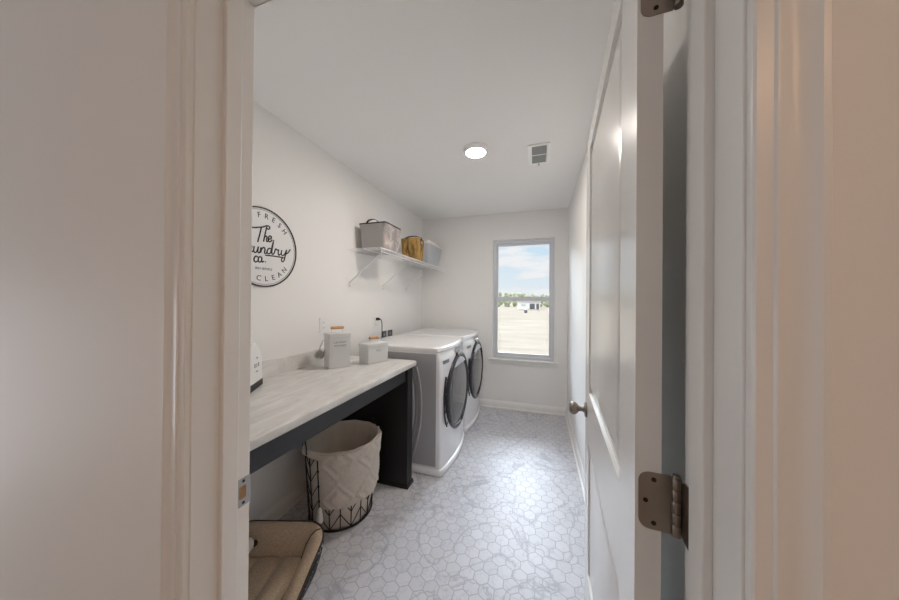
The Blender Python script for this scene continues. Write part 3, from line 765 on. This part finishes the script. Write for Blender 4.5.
MB().tube([(x, y, 1.01*hgt(*o0[i])) for i, (x, y) in enumerate(sup(0,0,.0))], .0042, 6, True).build('piping', M['seam'], pb)
# seams down the inside corners
for i, sgn in ((9, 1), (10, 1)): pass
for cx in (1, -1):
    c0 = sup(0,0,.012); idx = 14 if cx > 0 else 25
    path = []
    for f, ins in ((1.05,.010),(1.07,.030),(1.0,.052),(.81,.075),(.57,.090),(.45,.098)):
        q = sup(0,0,ins); path.append((q[idx][0], q[idx][1], max(.055, f*hgt(*o0[idx]))+.001))
    MB().tube(path, .003, 6).build('bolster_seam', M['seam'], pb)
cu = MB(); iw, idp = PW-.085, PD-.085
nx, ny = 46, 40
top = []
for j in range(ny+1):
    for i in range(nx+1):
        x = -iw+2*iw*i/nx; y = -idp+2*idp*j/ny
        e = min(1, min(iw-abs(x), idp-abs(y))/.03)
        lob = abs(math.sin(PI*(i/nx)*3)); 
        top.append((x, y, .062+.034*e**.5*(.35+.65*lob**.45)))
fs = [(j*(nx+1)+i, j*(nx+1)+i+1, (j+1)*(nx+1)+i+1, (j+1)*(nx+1)+i) for j in range(ny) for i in range(nx)]
k = len(top); bot = [(x, y, .03) for x, y, z in top]
fs += [tuple(k+q for q in f[::-1]) for f in fs]
cu.add(top+bot, fs)
cush = cu.build('cushion', M['fleece'], pb, ang=80)
for x in (-iw/3, iw/3):
    MB().tube([(x, -idp+.03+(2*idp-.06)*k/10, .0755) for k in range(11)], .0032, 6).build('cushion_seam', M['seam'], cush)
MB().tube([(x, y, .070) for x, y in rrect(-iw+.006, iw-.006, -idp+.006, idp-.006, .03)], .0036, 6, True).build('cushion_piping', M['seam'], cush)
ty = thing('plush_toy', 'small white plush lying in the pet bed by the jamb', 'toy', (-1.330, 1.02, .118))
MB().lathe([(.0001,-.035),(.018,-.03),(.030,-.012),(.033,.004),(.026,.022),(.012,.032),(.0001,.034)], 20, (0,0,.03)).build('body', M['tasselwhite'], ty)
MB().lathe([(.0001,-.012),(.012,-.008),(.014,0),(.010,.010),(.0001,.012)], 14, (.020,.026,.028)).build('ear', M['seam'], ty)

# ------------------------------------------------------------------ outside
GZ = -.5
struct(bx(-160, 160, BY+.35, 260, GZ-.3, GZ).build('ground_field', M['field'], smooth=False))
hs = thing('outbuilding', 'small white gabled building across the bare field', 'building', (-2.35, 70, GZ))
MB().box(-2.5, 2.7, 0, 5, 0, 1.75).build('wall', M['siding'], hs, smooth=False)
MB().prism([(-2.8,1.7),(2.9,1.7),(.1,3.5)], XZ, -.3, 5.3).build('roof', M['roof'], hs, smooth=False)
for x0, x1 in ((.35, 1.5), (1.85, 2.45)):
    MB().box(x0, x1, -.06, .02, .1, 1.35).build('doorway', M['dark'], hs, smooth=False)
MB().box(-1.6, -.6, -.06, .02, .75, 1.25).build('window', M['panelgrey'], hs, smooth=False)
tag(MB().box(-.035,.035,-.035,.035,0,1.5).build('field_post', M['dark'], loc=(-.1, 55, GZ)), 'thin dark post standing in the field before the building', 'post')
tag(MB().lathe([(.0001,0),(.22,0),(.26,.3),(.2,.55),(.0001,.6)], 12).build('field_barrel', M['dark'], loc=(-2.0, 48, GZ)), 'small dark barrel lying alone in the bare field', 'barrel')
def tree(x, y, h, wd_, label):
    o = thing('distant_tree', label, 'tree', (x, y, GZ), 0, 'trees along the field edge')
    MB().lathe([(.16,0),(.12,h*.5),(.05,h*.8)], 8).build('trunk', M['trunk'], o)
    b = bmesh.new()
    for k in range(14):
        a = random.uniform(0, 6.28); rr = random.uniform(0, .55)*wd_; z = h*random.uniform(.1, .85); s = wd_*random.uniform(.35, .6)*(1.1-.4*z/h)
        bmesh.ops.create_icosphere(b, subdivisions=2, radius=s, matrix=Matrix.Translation((rr*math.cos(a), rr*math.sin(a), z)))
    for v in b.verts: v.co += Vector((random.uniform(-1,1), random.uniform(-1,1), random.uniform(-1,1)))*.12*wd_
    me = bpy.data.meshes.new('crown'); b.to_mesh(me); b.free(); me.materials.append(M['grass']); c = link(bpy.data.objects.new('crown', me)); c.parent = o
TL = [(-18.2,5.2,1.35),(-16.6,5.8,1.3),(-15.0,6.3,1.35),(-13.4,5.7,1.3),(-11.8,6.2,1.3),(-10.2,5.4,1.3),(-8.6,5.8,1.3),(-7.0,5.0,1.3),(-5.4,5.4,1.3),(-3.8,4.8,1.3),(-2.2,5.3,1.3),(-.6,4.7,1.25),(1.0,5.2,1.3),(2.6,4.8,1.3),(4.2,5.2,1.3),(5.8,4.9,1.3)]
for i, (x, h, wd_) in enumerate(TL):
    tree(x, 103 if i % 2 else 108, h, wd_, 'small green tree in the row along the far field edge')

# ------------------------------------------------------------------ light
W = bpy.data.worlds.new('sky'); sc.world = W; W.use_nodes = True
n, l = W.node_tree.nodes, W.node_tree.links; bg = n['Background']
tc = n.new('ShaderNodeTexCoord'); sx = n.new('ShaderNodeSeparateXYZ'); l.new(tc.outputs['Generated'], sx.inputs[0])
rp = n.new('ShaderNodeValToRGB'); rp.color_ramp.elements[0].position = .0; rp.color_ramp.elements[0].color = (.92,.96,.99,1)
rp.color_ramp.elements[1].position = .2; rp.color_ramp.elements[1].color = (.64,.84,1.0,1)
l.new(sx.outputs[2], rp.inputs[0])
mp = n.new('ShaderNodeMapping'); mp.inputs['Scale'].default_value = (5, 5, 24); l.new(tc.outputs['Generated'], mp.inputs[0])
cn = n.new('ShaderNodeTexNoise'); cn.inputs['Scale'].default_value = 1.3; cn.inputs['Detail'].default_value = 7; l.new(mp.outputs[0], cn.inputs['Vector'])
cr = n.new('ShaderNodeValToRGB'); cr.color_ramp.elements[0].position = .50; cr.color_ramp.elements[1].position = .62; l.new(cn.outputs['Fac'], cr.inputs[0])
mx = n.new('ShaderNodeMix'); mx.data_type = 'RGBA'; mx.inputs[7].default_value = (.98,.98,1,1)
l.new(cr.outputs[0], mx.inputs[0]); l.new(rp.outputs[0], mx.inputs[6])
# bright sky patch added above the view through the window to light the room
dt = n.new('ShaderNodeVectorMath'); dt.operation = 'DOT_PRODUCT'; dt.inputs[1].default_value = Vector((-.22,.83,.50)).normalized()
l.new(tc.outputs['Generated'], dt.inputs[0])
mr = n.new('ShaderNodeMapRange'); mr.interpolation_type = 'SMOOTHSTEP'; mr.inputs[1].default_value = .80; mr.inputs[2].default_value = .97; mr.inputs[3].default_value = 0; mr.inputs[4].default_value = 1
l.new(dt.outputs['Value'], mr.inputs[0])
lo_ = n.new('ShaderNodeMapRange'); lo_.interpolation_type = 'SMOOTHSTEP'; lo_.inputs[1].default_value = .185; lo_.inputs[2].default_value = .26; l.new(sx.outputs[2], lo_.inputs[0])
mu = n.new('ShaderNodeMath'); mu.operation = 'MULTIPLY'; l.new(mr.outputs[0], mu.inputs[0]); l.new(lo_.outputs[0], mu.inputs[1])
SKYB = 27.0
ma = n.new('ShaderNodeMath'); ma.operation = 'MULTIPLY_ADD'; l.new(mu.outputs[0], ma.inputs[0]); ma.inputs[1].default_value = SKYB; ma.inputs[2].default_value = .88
m2 = n.new('ShaderNodeMix'); m2.data_type = 'RGBA'; m2.inputs[7].default_value = (.79,.89,1,1)
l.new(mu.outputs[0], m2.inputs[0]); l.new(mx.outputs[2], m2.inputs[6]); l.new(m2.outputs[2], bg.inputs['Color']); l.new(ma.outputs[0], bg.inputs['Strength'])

def area(name, loc, direction, sx_, sy_, power, col):
    d = bpy.data.lights.new(name, 'AREA'); d.shape = 'RECTANGLE'; d.size = sx_; d.size_y = sy_; d.energy = power; d.color = col
    o = link(bpy.data.objects.new(name, d)); o.location = loc
    o.rotation_euler = Vector(direction).to_track_quat('-Z', 'Y').to_euler(); return o
area('hall_window_light', (HX0+.02, -.12, .75), (1,0,0), .8, 1.2, 10.8, (.87,.92,1))
area('hall_ceiling_light', (1.05, -1.0, CZ-.02), (0,0,-1), .22, .22, 6.0, (1,.62,.37))

sd_ = bpy.data.lights.new('sun', 'SUN'); sd_.energy = 2.5; sd_.color = (1,.95,.86); sd_.angle = .01
so = link(bpy.data.objects.new('sun', sd_)); so.rotation_euler = Vector((.35,.75,-.62)).to_track_quat('-Z', 'Y').to_euler()

# ------------------------------------------------------------------ camera
yaw, pitch, roll, FPX = .302946, .0039158, .0077055, 285.0
r_ = Vector((math.cos(yaw), math.sin(yaw), 0)); fw = Vector((-math.sin(yaw), math.cos(yaw), 0)); u_ = Vector((0,0,1))
fw, u_ = math.cos(pitch)*fw+math.sin(pitch)*u_, math.cos(pitch)*u_-math.sin(pitch)*fw
r_, u_ = math.cos(roll)*r_+math.sin(roll)*u_, math.cos(roll)*u_-math.sin(roll)*r_
cd = bpy.data.cameras.new('camera'); cd.sensor_width = 36; cd.lens = FPX/899*36; cd.clip_start = .02; cd.clip_end = 600
cam = link(bpy.data.objects.new('camera', cd))
cam.matrix_world = Matrix(((r_.x, u_.x, -fw.x, 0), (r_.y, u_.y, -fw.y, 0), (r_.z, u_.z, -fw.z, CAMZ), (0,0,0,1)))
sc.camera = cam

vs_ = sc.view_settings
sc.display_settings.display_device = 'sRGB'
vs_.view_transform = 'Standard'; vs_.look = 'None'; vs_.gamma = 1; vs_.exposure = .15; vs_.use_curve_mapping = False
sc.cycles.use_denoising = True
sc.cycles.max_bounces = 12; sc.cycles.diffuse_bounces = 8
sc.cycles.sample_clamp_indirect = 10
